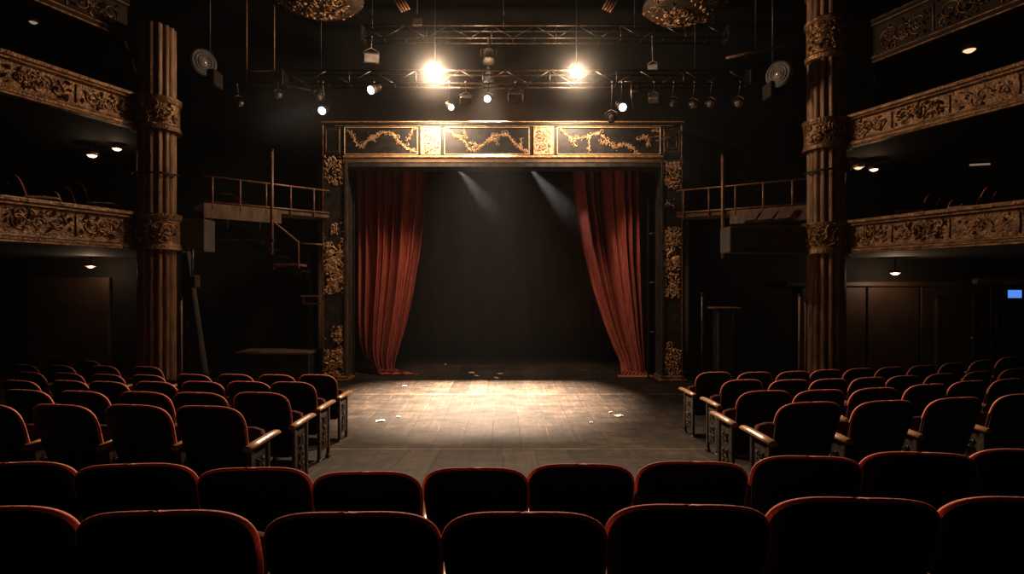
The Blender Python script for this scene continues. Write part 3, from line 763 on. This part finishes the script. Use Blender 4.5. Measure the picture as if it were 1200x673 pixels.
e = empty('lighting_pipe', (0, 12.1, 0), 'short dark lighting pipe left of the lower truss', 'pipe')
MB().tube([(-6.1, 0, 6.64), (-4.6, 0, 6.60), (-4.2, 0, 6.5)], .022, 8).build('pipe_body', M['rail'], e)
m = MB(); [m.tube([(x, 0, 6.6), (x, 0, H)], .012, 6) for x in (-5.6, -5.0)]; m.tube([(-6.1, 0, 6.92), (-4.85, 0, 6.92)], .014, 6); m.build('hanger', M['rail'], e)
e = empty('slanted_bar', (0, 11.0, 0), 'slanted brown bar under the ceiling left of the right column', 'bar')
MB().tube([(4.42, 0, 6.76), (5.55, 0, 7.00)], .025, 8).build('bar_body', M['rail'], e); MB().tube([(5.0, 0, 6.9), (5.0, 0, H)], .008, 6).build('cable', M['iron'], e)

# ------------------------------------------------------------------ lanterns
def lantern(loc, target, r, L, lens, label, name='par_can', top=None, barn=False, group=None, boxy=False, cat='stage light', ty=None):
    """par can, front at loc, shining along loc->target"""
    e = empty(name, loc, label, cat, group)
    d = (Vector(target) - Vector(loc)).normalized(); q = d.to_track_quat('Y', 'Z')
    def rot(v): return q @ v
    m = MB()
    if boxy:
        m.box(-r * 1.3, r * 1.3, -L, 0, -r * .8, r * .8, r * .2)
        for i in range(5): m.box(-r * 1.35, r * 1.35, -L + L * i / 5, -L + L * i / 5 + .01, -r * .85, r * .85)
    else:
        m.lathe([(r * .45, -L), (r * .75, -L * .93), (r * .8, -L * .55), (r * .97, -L * .4), (r, -.02), (r * 1.06, -.02), (r * 1.06, .0), (r * .96, .0), (r * .9, -.03)], n=24, axis='Y')
        for i in range(3): m.lathe([(r * .84, -L * (.9 - .1 * i)), (r * .9, -L * (.89 - .1 * i)), (r * .84, -L * (.87 - .1 * i))], n=20, axis='Y')
    m.map(rot); m.build('lamp_body', M['cast'], e)
    m = MB()
    if boxy: m.box(-r * 1.15, r * 1.15, .0, .008, -r * .65, r * .65)
    else: m.lathe([(r * .9, -.018), (r * .7, .0), (r * .35, .012), (.001, .016)], n=24, axis='Y')
    m.map(rot); m.build('lens', lens, e)
    if barn:
        m = MB()
        for a in (0, pi / 2, pi, 3 * pi / 2):
            M_ = Matrix.Rotation(a, 4, 'Y')
            vs = [Vector((-r * .9, .0, r)), Vector((r * .9, .0, r)), Vector((r * 1.1, r * 1.1, r * 1.6)), Vector((-r * 1.1, r * 1.1, r * 1.6))]
            vs += [v + Vector((0, 0, .006)) for v in vs]
            m.add([rot(M_ @ v) for v in vs], [(0, 1, 2, 3), (7, 6, 5, 4), (0, 4, 5, 1), (1, 5, 6, 2), (2, 6, 7, 3), (3, 7, 4, 0)])
        m.build('barn_door', M['iron'], e)
    # yoke and clamp
    mid = -d * L * .5; zt = (top if top is not None else loc[2] + .25) - loc[2]
    side = d.cross(Z).normalized() * r * 1.25
    m = MB(); hook_ = Vector((mid.x, mid.y, zt - .05))
    m.tube([mid + side, mid + side * 1.02 + Z * r * 1.0, Vector((mid.x, mid.y, min(zt - .06, mid.z + r * 1.7))), mid - side * 1.02 + Z * r * 1.0, mid - side], .011, 6)
    m.build('yoke', M['cast'], e)
    cy = (12.03 if zt + loc[2] < 7.2 else 12.55) - loc[1]
    m = MB(); m.tube([Vector((mid.x, mid.y, min(zt - .06, mid.z + r * 1.7))), (mid.x, cy, zt - .03), (mid.x, cy, zt + .02)], .012, 6).lathe([(.03, -.02), (.035, 0), (.03, .02)], (mid.x, cy, zt), 12, axis='X')
    m.build('clamp', M['cast'], e)
    return e
def P(x, y, d): return ((x - 590) * d / 650, d, EYE - (y - 335) * d / 650)
# two glaring lamps
for L_, lab, r in ((LAMP_L, 'left glaring warm lamp on the lower truss, the brighter of the two', .14), (LAMP_R, 'right glaring warm lamp on the lower truss, slightly smaller glare', .115)):
    e = lantern((L_[0], L_[1], L_[2]), (L_[0], 0, L_[2] - 3.6), r, .30, M['hot'], lab, 'flood_lamp', 6.92)
par = 'par_can'
lantern(P(434, 106, 12.0), P(404, 117, 11.3), .095, .34, M['cool'], 'lit white spotlight left of the bright lamps, upper one with a rightward body', top=6.65)
lantern(P(377, 130, 12.0), P(362, 138, 11.4), .09, .28, M['cool'], 'lit white spotlight low at the left corner above the stage arch', top=6.65)
lantern(P(571, 116, 12.0), P(563, 120, 11.3), .08, .24, M['cool'], 'small lit white spotlight between the two bright lamps', top=6.65)
lantern(P(529, 126, 12.0), P(542, 134, 11.4), .07, .26, M['cool'], 'small lit spotlight hanging below and right of the left bright lamp', top=6.65)
lantern(P(730, 126, 12.0), P(743, 133, 11.3), .09, .26, M['cool'], 'lit white spotlight above the right part of the stage arch', top=6.65)
lantern(P(717, 138, 12.0), P(722, 143, 10.6), .10, .26, M['glass'], 'unlit round spotlight just left of and below the right lit one', top=6.65)
lantern(P(327, 112, 12.0), P(332, 130, 11.0), .07, .24, M['glass'], 'dark spotlight at the left end of the lower truss', top=6.65)
lantern(P(374, 115, 12.0), P(376, 135, 11.4), .085, .22, M['glass'], 'dark spotlight on the lower truss above the leftmost lit one', top=6.65)
lantern(P(283, 122, 12.0), P(295, 140, 11.6), .06, .40, M['glass'], 'long thin dark spotlight hanging from the short left pipe', top=6.6)
lantern(P(546, 118, 12.0), P(546, 133, 11.0), .10, .2, M['glass'], 'boxy unlit floodlight right of the left bright lamp', 'floodlight', top=6.65, boxy=True)
lantern(P(604, 115, 12.0), P(604, 131, 11.0), .13, .22, M['glass'], 'wide boxy unlit floodlight between the bright lamps', 'floodlight', top=6.65, boxy=True)
lantern(P(766, 118, 12.0), P(766, 140, 11.4), .085, .26, M['glass'], 'boxy unlit floodlight right of the right lit spotlight', 'floodlight', top=6.65, boxy=True)
for x_, y_, lab in ((788, 122, 'dark spotlight hanging from the truss, first after the boxy floodlight'), (812, 124, 'dark spotlight hanging near the right end of the truss, second after the boxy floodlight'), (832, 123, 'faintly lit spotlight near the right end of the truss'), (865, 122, 'outermost dark spotlight at the right end of the truss')):
    lantern(P(x_, y_, 12.0), P(x_ - (3 if x_ == 865 else 0), y_ + 16, 10.8), .085, .34, M['glass'], lab, top=6.65)
lantern(P(435, 68, 12.4), P(435, 80, 10.5), .13, .2, M['glass'], 'pale unlit floodlight under the left end of the upper truss', 'floodlight', top=7.87, boxy=True)
lantern(P(765, 79, 12.4), P(765, 84, 10.5), .085, .2, M['glass'], 'small pale floodlight under the right half of the upper truss', 'floodlight', top=7.87, boxy=True)
lantern((-.35, 12.92, 7.47), (-.35, 10.9, 0), .14, .30, M['glass'], 'dark stage wash lantern hanging from the middle of the upper truss', 'stage_lantern', top=7.85)
e = empty('junction_box', P(489, 26, 12.5), 'small pale square box above the left bright lamp', 'box')
MB().box(-.11, .11, -.05, .05, -.09, .09, .01).build('box_body', M['steel'], e); MB().tube([(0, 0, .09), (0, 0, H - e.location.z)], .008, 5).build('cable', M['iron'], e)
# bracket hanging by the right lit spotlight
e = empty('hanging_bracket', P(740, 106, 12.0), 'dark angled steel bracket hanging from the truss near the right lit spotlight', 'bracket')
MB().tube([(-.15, 0, .19), (0, 0, .19), (0, 0, -.1), (.05, 0, -.38)], .018, 6).tube([(0, 0, -.02), (.28, 0, -.02)], .014, 6).build('bracket_arm', M['steel'], e)
# round drum lamps near the columns
for x_, y_, s, lab in ((238, 73, 1, 'round ringed drum lamp on a dark box right of the left column'), (913, 87, -1, 'round ringed drum lamp on a dark box left of the right column')):
    e = empty('drum_lamp', P(x_, y_, 11.0), lab, 'stage light')
    q = Vector((s * 1.3, -1, -.1)).normalized().to_track_quat('Y', 'Z')
    m = MB().lathe([(.14, .16), (.24, .1), (.26, 0), (.26, -.03), (.235, -.03)], n=32, axis='Y').map(lambda v: q @ Vector((v.x, -v.y, v.z))); m.build('drum', M['pillar'], e)
    m = MB()
    for r_ in (.235, .17, .115): m.lathe([(r_ - .025, .02), (r_ - .012, .045), (r_, .02)], n=32, axis='Y')
    m.map(lambda v: q @ v); m.build('lens_ring', M['steel'], e)
    m = MB().lathe([(.225, .012), (.1, .02), (.07, .05), (.001, .065)], n=28, axis='Y').map(lambda v: q @ v); m.build('lens', M['glass'], e)
    MB().box(-.15, .2, .05, .40, -.42, -.1, .02).build('box_housing', M['dark_front'], e)
    MB().tube([(0, .25, -.1), (0, .25, H - e.location.z)], .02, 8).build('suspension_pipe', M['iron'], e)
# ceiling ornaments
for x_, y_, r_, lab in ((372, 11, .95, 'dark gilded ceiling boss at the top edge, left'), (802, 21, .85, 'dark gilded ceiling boss at the top edge, right')):
    p = P(x_, y_, 11.6)
    e = empty('ceiling_boss', p, lab, 'ceiling ornament')
    MB().lathe([(.001, 0), (r_ * .35, .02), (r_ * .8, .12), (r_, .26), (r_ * .95, .4), (r_ * .4, .5)], n=40, sm=False).build('boss_bowl', M['dark_front'], e)
    v = MB()
    for i in range(170):
        a = R.uniform(0, 6.28); rr = r_ * R.uniform(.15, .98); z = .02 + .24 * (rr / r_) ** 2.0 - .01
        Nn = Vector((cos(a) * .3, sin(a) * .3, -1)).normalized(); U = Vector((-sin(a), cos(a), 0)); V = Nn.cross(U)
        s = R.uniform(.06, .14); leaf(v, Vector((rr * cos(a), rr * sin(a), z - .015)), U, V, Nn, R.uniform(0, 6.28), s, s * .4, s * .3)
        if i % 12 == 0: scroll(v, Vector((rr * cos(a), rr * sin(a), z - .02)), U, V, Nn, .13, R.uniform(0, 6), 1.3, 1, .018)
    v.build('boss_relief', M['band'], e)
    MB().tube([(0, 0, .45), (0, 0, H - p[2])], .03, 8).build('suspension_rod', M['iron'], e)
for x_, s, lab in ((468, 1, 'gold ribbed bracket at the top edge left of centre'), (718, -1, 'gold ribbed bracket at the top edge right of centre')):
    p = P(x_, 14, 11.6); e = empty('ribbed_bracket', p, lab, 'ceiling ornament')
    m = MB()
    for k_ in range(4): m.tube([(.05 * k_ * s + .06 * s, 0, 0 + .02 * k_), (-.12 * s + .06 * k_ * s, 0, .28 + .02 * k_), (-.22 * s + .07 * k_ * s, 0, .62)], .018, 6)
    m.build('rib', M['band'], e)
    MB().tube([(-.1 * s, 0, .55), (-.1 * s, 0, H - p[2])], .02, 6).build('suspension_rod', M['iron'], e)

# ------------------------------------------------------------------ theatre seats
def back_outline(wt, wb, z0, z1, r, arch_=.022, n=9):
    pts = [(-wb / 2 + .03, z0), (wb / 2 - .03, z0), (wb / 2 - .006, z0 + .012), (wb / 2, z0 + .04)]
    hw = wt / 2; hz_ = .185; zc = z1 - hz_; e_ = 2 / 3.7
    pts += [(wb / 2 + (hw - wb / 2) * .6, z0 + (zc - z0) * .5)]
    raw = []
    for i in range(601):
        a = pi * i / 600; c_, s_ = cos(a), sin(a)
        raw.append((math.copysign(abs(c_) ** e_ * hw, c_), zc + hz_ * max(s_, 0) ** e_))
    acc = [0]
    for p, q in zip(raw[:-1], raw[1:]): acc.append(acc[-1] + math.hypot(q[0] - p[0], q[1] - p[1]))
    k_ = 0
    for i in range(45):                                          # evenly spaced along the curve
        t = acc[-1] * i / 44
        while k_ < 599 and acc[k_ + 1] < t: k_ += 1
        f_ = (t - acc[k_]) / max(acc[k_ + 1] - acc[k_], 1e-9)
        pts.append((raw[k_][0] + (raw[k_ + 1][0] - raw[k_][0]) * f_, raw[k_][1] + (raw[k_ + 1][1] - raw[k_][1]) * f_))
    pts += [(-wb / 2 - (hw - wb / 2) * .6, z0 + (zc - z0) * .5)]
    pts += [(-wb / 2, z0 + .04), (-wb / 2 + .006, z0 + .012)]
    return pts
def lean(v):
    k_ = (v.z - .30) / .66
    return Vector((v.x, v.y - .17 * k_ - .035 * k_ * k_ + .10, v.z))
def curve_back(v):   # backs wrap slightly round the sitter
    return Vector((v.x, v.y + .25 * v.x * v.x, v.z))
OUT = back_outline(.54, .455, .29, .96, .125)
def make_seat(side, extra_end=False):
    """side: +1 armrest on its right (+x), -1 on its left, 0 none"""
    e = empty('theatre_seat', (0, 0, 0), 'x', 'theatre seat')
    MB().slab(OUT, -.035, .0, .02, True).map(curve_back).map(lean).build('back_shell', M['shell'], e)
    inner = [(x * .92, .31 + (z - .29) * .94) for x, z in OUT]
    MB().slab(inner, .0, .05, .03, True).map(curve_back).map(lean).build('back_cushion', M['velvet'], e)
    rp = [p for p in OUT[4:-3]]
    MB().tube([(x * 1.0, -.002, z + .002) for x, z in rp], .0135, 8).map(curve_back).map(lean).build('piping', M['rim'], e)
    # tipped-up seat cushion
    so_ = [(-.22, .0), (.22, .0), (.235, .03), (.235, .34), (.2, .42), (.12, .44), (-.12, .44), (-.2, .42), (-.235, .34), (-.235, .03)]
    def tip(v): 
        y, z = v.y, v.z; a = radians(14)
        return Vector((v.x, .21 + y * cos(a) + z * sin(a), .28 + z * cos(a) - y * sin(a)))
    MB().slab(so_, .0, .09, .03, True).map(tip).build('seat_cushion', M['velvet'], e)
    for s in ([side] if side else []):
        x = s * .285
        a = MB(); prof = []
        for (yy, zz, ww, hh) in ((-.035, .612, .034, .024), (-.028, .615, .040, .030), (.10, .625, .042, .031), (.30, .636, .041, .030), (.40, .638, .039, .028), (.435, .636, .032, .022), (.45, .632, .02, .012)):
            prof.append([(x + ww * cos(q_) , yy, zz + hh * sin(q_) * (1 if sin(q_) > 0 else .7)) for q_ in [2 * pi * i / 14 for i in range(14)]])
        a.rings(prof, sm=True).build('armrest', M['wood'], e)
        st_ = MB()
        st_.box(x - .018, x + .018, .00, .045, -.03, .59, .006).box(x - .018, x + .018, .25, .29, -.03, .61, .006)
        st_.box(x - .024, x + .024, -.01, .06, -.03, .015, .004).box(x - .024, x + .024, .24, .30, -.03, .015, .004)
        sd = st_.build('stanchion', M['cast'], e)
        p_ = MB(); p_.box(x - .007, x + .007, .045, .25, .10, .56)
        p_.build('side_plate', M['cast'], sd)
        o_ = MB()
        for zc in (.18, .29, .46):
            for sg in (-1, 1):
                pts = [(x + s * .012, .147 + .05 * cos(t_ * .5 * sg + 1.2), zc + .045 * sin(t_ * .5)) for t_ in range(13)]
                o_.tube(pts, .006, 5)
        o_.lathe([(.001, .012), (.022, .012), (.026, .004), (.026, 0)], (x + s * .007, .147, .375), 14, axis='X')
        o_.build('cast_ornament', M['steel'], sd)
    return e
seatL = make_seat(1); seatR = make_seat(-1)
note_kids(seatL); note_kids(seatR)
used = {}
def put_seat(proto, x, y, z, rot, sx, label, group):
    if proto.name not in used: used[proto.name] = 1; s = proto
    else: s = copy_tree(proto)
    s.location = (x, y + .09, z); s.rotation_euler = (0, 0, rot); s.scale = (sx, 1, 1)
    tag(s, label, 'theatre seat', group); return s
ORD = ['first', 'second', 'third', 'fourth', 'fifth', 'sixth', 'seventh', 'eighth', 'ninth', 'tenth', 'eleventh']
LEFT = [
    [(-7.68, 9.6), (-7.05, 9.42)],
    [(-7.71, 8.95), (-7.05, 8.85), (-6.33, 8.80), (-5.60, 8.72)],
    [(-6.96, 8.16), (-6.34, 8.08), (-5.68, 7.96), (-5.06, 7.90), (-4.45, 7.96), (-3.85, 7.96), (-3.24, 7.92), (-2.66, 7.92)],
    [(-5.95, 6.84), (-5.35, 6.84), (-4.76, 6.68), (-4.18, 6.66), (-3.64, 6.7), (-3.08, 6.7), (-2.52, 6.62)],
    [(-4.81, 5.6), (-4.15, 5.47), (-3.50, 5.40), (-2.92, 5.32), (-2.34, 5.34)],
    [(-4.08, 4.39), (-3.48, 4.37), (-2.89, 4.36), (-2.3, 4.32)],
]
RIGHT = [
    [(3.1, 8.16), (3.70, 8.16), (4.31, 8.24), (4.89, 8.4), (5.47, 8.53), (6.05, 8.67), (6.68, 8.85), (7.4, 9.14), (8.15, 9.45), (8.95, 9.85)],
    [(3.01, 6.98), (3.60, 6.98), (4.19, 7.13), (4.87, 7.40), (5.58, 7.74), (6.32, 8.02), (7.05, 8.24), (7.8, 8.49)],
    [(2.6, 5.51), (3.20, 5.6), (3.90, 5.82), (4.80, 6.29), (5.68, 6.78), (6.48, 7.13)],
    [(2.5, 4.52), (3.18, 4.62), (3.96, 4.86), (4.82, 5.18)],
]
MID = [[(-2.62, 2.92, 1.12), (-1.96, 2.9, 1.13), (-1.30, 2.84, 1.06), (-.70, 2.78, 1.0), (-.145, 2.84, 1.0), (.41, 2.9, 1.03), (1.02, 2.94, 1.07), (1.69, 3.03, 1.07), (2.36, 3.1, 1.13), (3.02, 3.15, 1.1)],
       [(-1.73, 1.82, 1.0), (-1.12, 1.79, 1.03), (-.50, 1.78, 1.03), (.07, 1.78, .97), (.63, 1.84, .99), (1.23, 1.9, 1.06), (1.84, 1.9, 1.06)]]
rowname = {6: 'rear part', }
for bi, (blk, rows, proto, sg) in enumerate((('left', LEFT, seatL, 1), ('right', RIGHT, seatR, -1))):
    for ri, row in enumerate(rows):
        seq = row[::-1] if sg > 0 else row
        nr = len(rows); back = nr - 1 - ri
        rdesc = {0: 'row nearest the camera', nr - 1: 'row farthest from the camera'}.get(back, '%s row from the camera' % ORD[back])
        for i, (x, y) in enumerate(seq):
            if i == 0 and nr - 1 - ri < 4: lab = 'aisle seat with wooden armrest, %s block, %s' % (blk, rdesc)
            else: lab = 'red-edged black seat, %s from aisle, %s block, %s' % (ORD[i], blk, rdesc)
            rot = -sg * radians(2 + 2.0 * abs(x))
            put_seat(proto, x, y, zf(y), rot, 1.0 if ri < 2 else 1.03, lab, None)
for ri, row in enumerate(MID):
    for i, (x, y, s) in enumerate(row):
        lab = 'black seat back in the %s, %s from the left' % ('centre row before the open floor' if ri == 0 else 'centre row along the bottom edge', ORD[i])
        put_seat(seatL, x, y + (.02), .335 if ri == 0 else .54, -radians(3.0 * x), s * (1.0 if ri == 0 else 1.02), lab, None)
# balcony seats
for blk, proto, sg, zb, rows in (
    ('left', seatL, -1, 3.036, [[(-7.35, 9.60), (-7.90, 10.02), (-8.45, 10.44), (-9.0, 10.86), (-9.55, 11.28)], [(-7.85, 8.92), (-8.40, 9.34), (-8.95, 9.76), (-9.5, 10.18), (-10.05, 10.60)]]),
    ('right', seatR, 1, 3.016, [[(8.1, 10.5), (8.65, 10.92), (9.2, 11.34), (9.75, 11.76), (10.3, 12.18)], [(8.6, 9.85), (9.15, 10.27), (9.7, 10.69), (10.25, 11.11), (10.8, 11.53)]])):
    for r_, row in enumerate(rows):
        for i, (x, y) in enumerate(row):
            lab = 'dark seat, lower %s balcony, %s row from stage, %s from front' % (blk, ORD[r_], ORD[i])
            put_seat(proto, x, y, zb, sg * radians(37), 1, lab, 'seats on the lower %s balcony' % blk)

# ------------------------------------------------------------------ litter on the boards
def scrap(px_, py_, w_, l_, m, label):
    d = EYE * 650 / (py_ - 335); x = (px_ - 590) * d / 650; z = zf(d)
    d = d if d > 7.9 else d
    mb_ = MB(); n = 6; rng = random.Random(int(px_ * 7 + py_))
    top_ = []; 
    for j in range(n + 1):
        for i in range(n + 1):
            top_.append((w_ * (i / n - .5) * (1 + .2 * sin(j)), l_ * (j / n - .5) * (1 + .2 * cos(i * 1.3)), .006 + .018 * abs(sin(i * 1.1 + rng.random()) * cos(j * .9))))
    k_ = (n + 1) ** 2
    fs = [(j * (n + 1) + i, j * (n + 1) + i + 1, (j + 1) * (n + 1) + i + 1, (j + 1) * (n + 1) + i) for j in range(n) for i in range(n)]
    mb_.add(top_, fs)
    o = mb_.build('paper_scrap', M[m]); o.location = (x, d, z + .002); o.rotation_euler = (0, 0, rng.random())
    so = o.modifiers.new('s', 'SOLIDIFY'); so.thickness = .003
    tag(o, label, 'paper scrap')
scrap(445.5, 494, .13, .11, 'paper', 'largest white paper scrap on the boards near the left aisle seats')
scrap(467, 489, .05, .06, 'paper', 'tiny white scrap right of the larger one near the left aisle')
scrap(725, 488, .12, .10, 'paper', 'white paper scrap on the boards near the right aisle seats')
scrap(716, 484, .07, .04, 'paper', 'small torn bit left of the white scrap near the right aisle')
scrap(693, 496, .05, .03, 'paper', 'thin pale sliver on the boards right of centre')
scrap(474, 453, .08, .09, 'paper', 'pale scrap at the edge of the light left of centre')
scrap(552.5, 437.5, .14, .2, 'crumb', 'tan paper bit in the shadow behind the light pool, left one')
scrap(586, 438.5, .12, .14, 'crumb', 'tan paper bit in the shadow behind the light pool, right one')
scrap(559, 441, .05, .12, 'paper', 'white speck between the two tan paper bits')
scrap(582, 443.5, .06, .12, 'paper', 'white speck just before the right tan paper bit')
scrap(522, 427.5, .05, .15, 'paper', 'white speck far upstage left of centre')


# ------------------------------------------------------------------ haze
def haze(name, loc, rad, dens, label):
    m, nt, bs = mat(name + '_air'); nt.nodes.remove(bs)
    L = nt.links.new
    tc = N(nt, 'ShaderNodeTexCoord')
    ln = N(nt, 'ShaderNodeVectorMath', operation='LENGTH'); L(tc.outputs['Object'], ln.inputs[0])
    mr = N(nt, 'ShaderNodeMapRange'); mr.interpolation_type = 'SMOOTHSTEP'
    mr.inputs['From Min'].default_value = 1; mr.inputs['From Max'].default_value = .15
    mr.inputs['To Min'].default_value = 0; mr.inputs['To Max'].default_value = dens
    L(ln.outputs['Value'], mr.inputs['Value'])
    pw = N(nt, 'ShaderNodeMath', operation='MULTIPLY'); L(mr.outputs[0], pw.inputs[0]); L(mr.outputs[0], pw.inputs[1]); mr.inputs['To Max'].default_value = dens ** .5
    v = N(nt, 'ShaderNodeVolumeScatter'); v.inputs['Anisotropy'].default_value = .3; v.inputs['Color'].default_value = (1, .95, .9, 1)
    L(pw.outputs[0], v.inputs['Density']); L(v.outputs[0], nt.nodes['Material Output'].inputs['Volume'])
    mb_ = MB().lathe([(sin(pi * i / 16) + 1e-4, -cos(pi * i / 16)) for i in range(17)], n=32)
    o = mb_.build('stage_haze', m); o.location = loc; o.scale = rad
    tag(o, label, 'haze', kind='stuff'); return o
haze('left_lamp', (LAMP_L[0], 11.75, LAMP_L[2]), (1.8, 1.1, 1.6), .026, 'warm haze glowing around the left glaring lamp')
haze('right_lamp', (LAMP_R[0], 11.75, LAMP_R[2]), (1.7, 1.1, 1.6), .022, 'warm haze glowing around the right glaring lamp')
haze('left_beam', (-.75, 14.3, 4.7), (1.5, .5, 1.7), .26, 'haze catching the left faint beam under the arch header')
haze('right_beam', (1.25, 14.3, 4.6), (1.6, .5, 1.7), .26, 'haze catching the right faint beam under the arch header')
haze('left_par', (-4.1, 10.8, 5.6), (1.5, 1.3, 1.2), .03, 'faint haze in the beam left of the bright lamps')
haze('right_par', (3.9, 11.8, 5.0), (1.5, .6, 1.3), .03, 'faint haze in the beam right of the stage arch top')
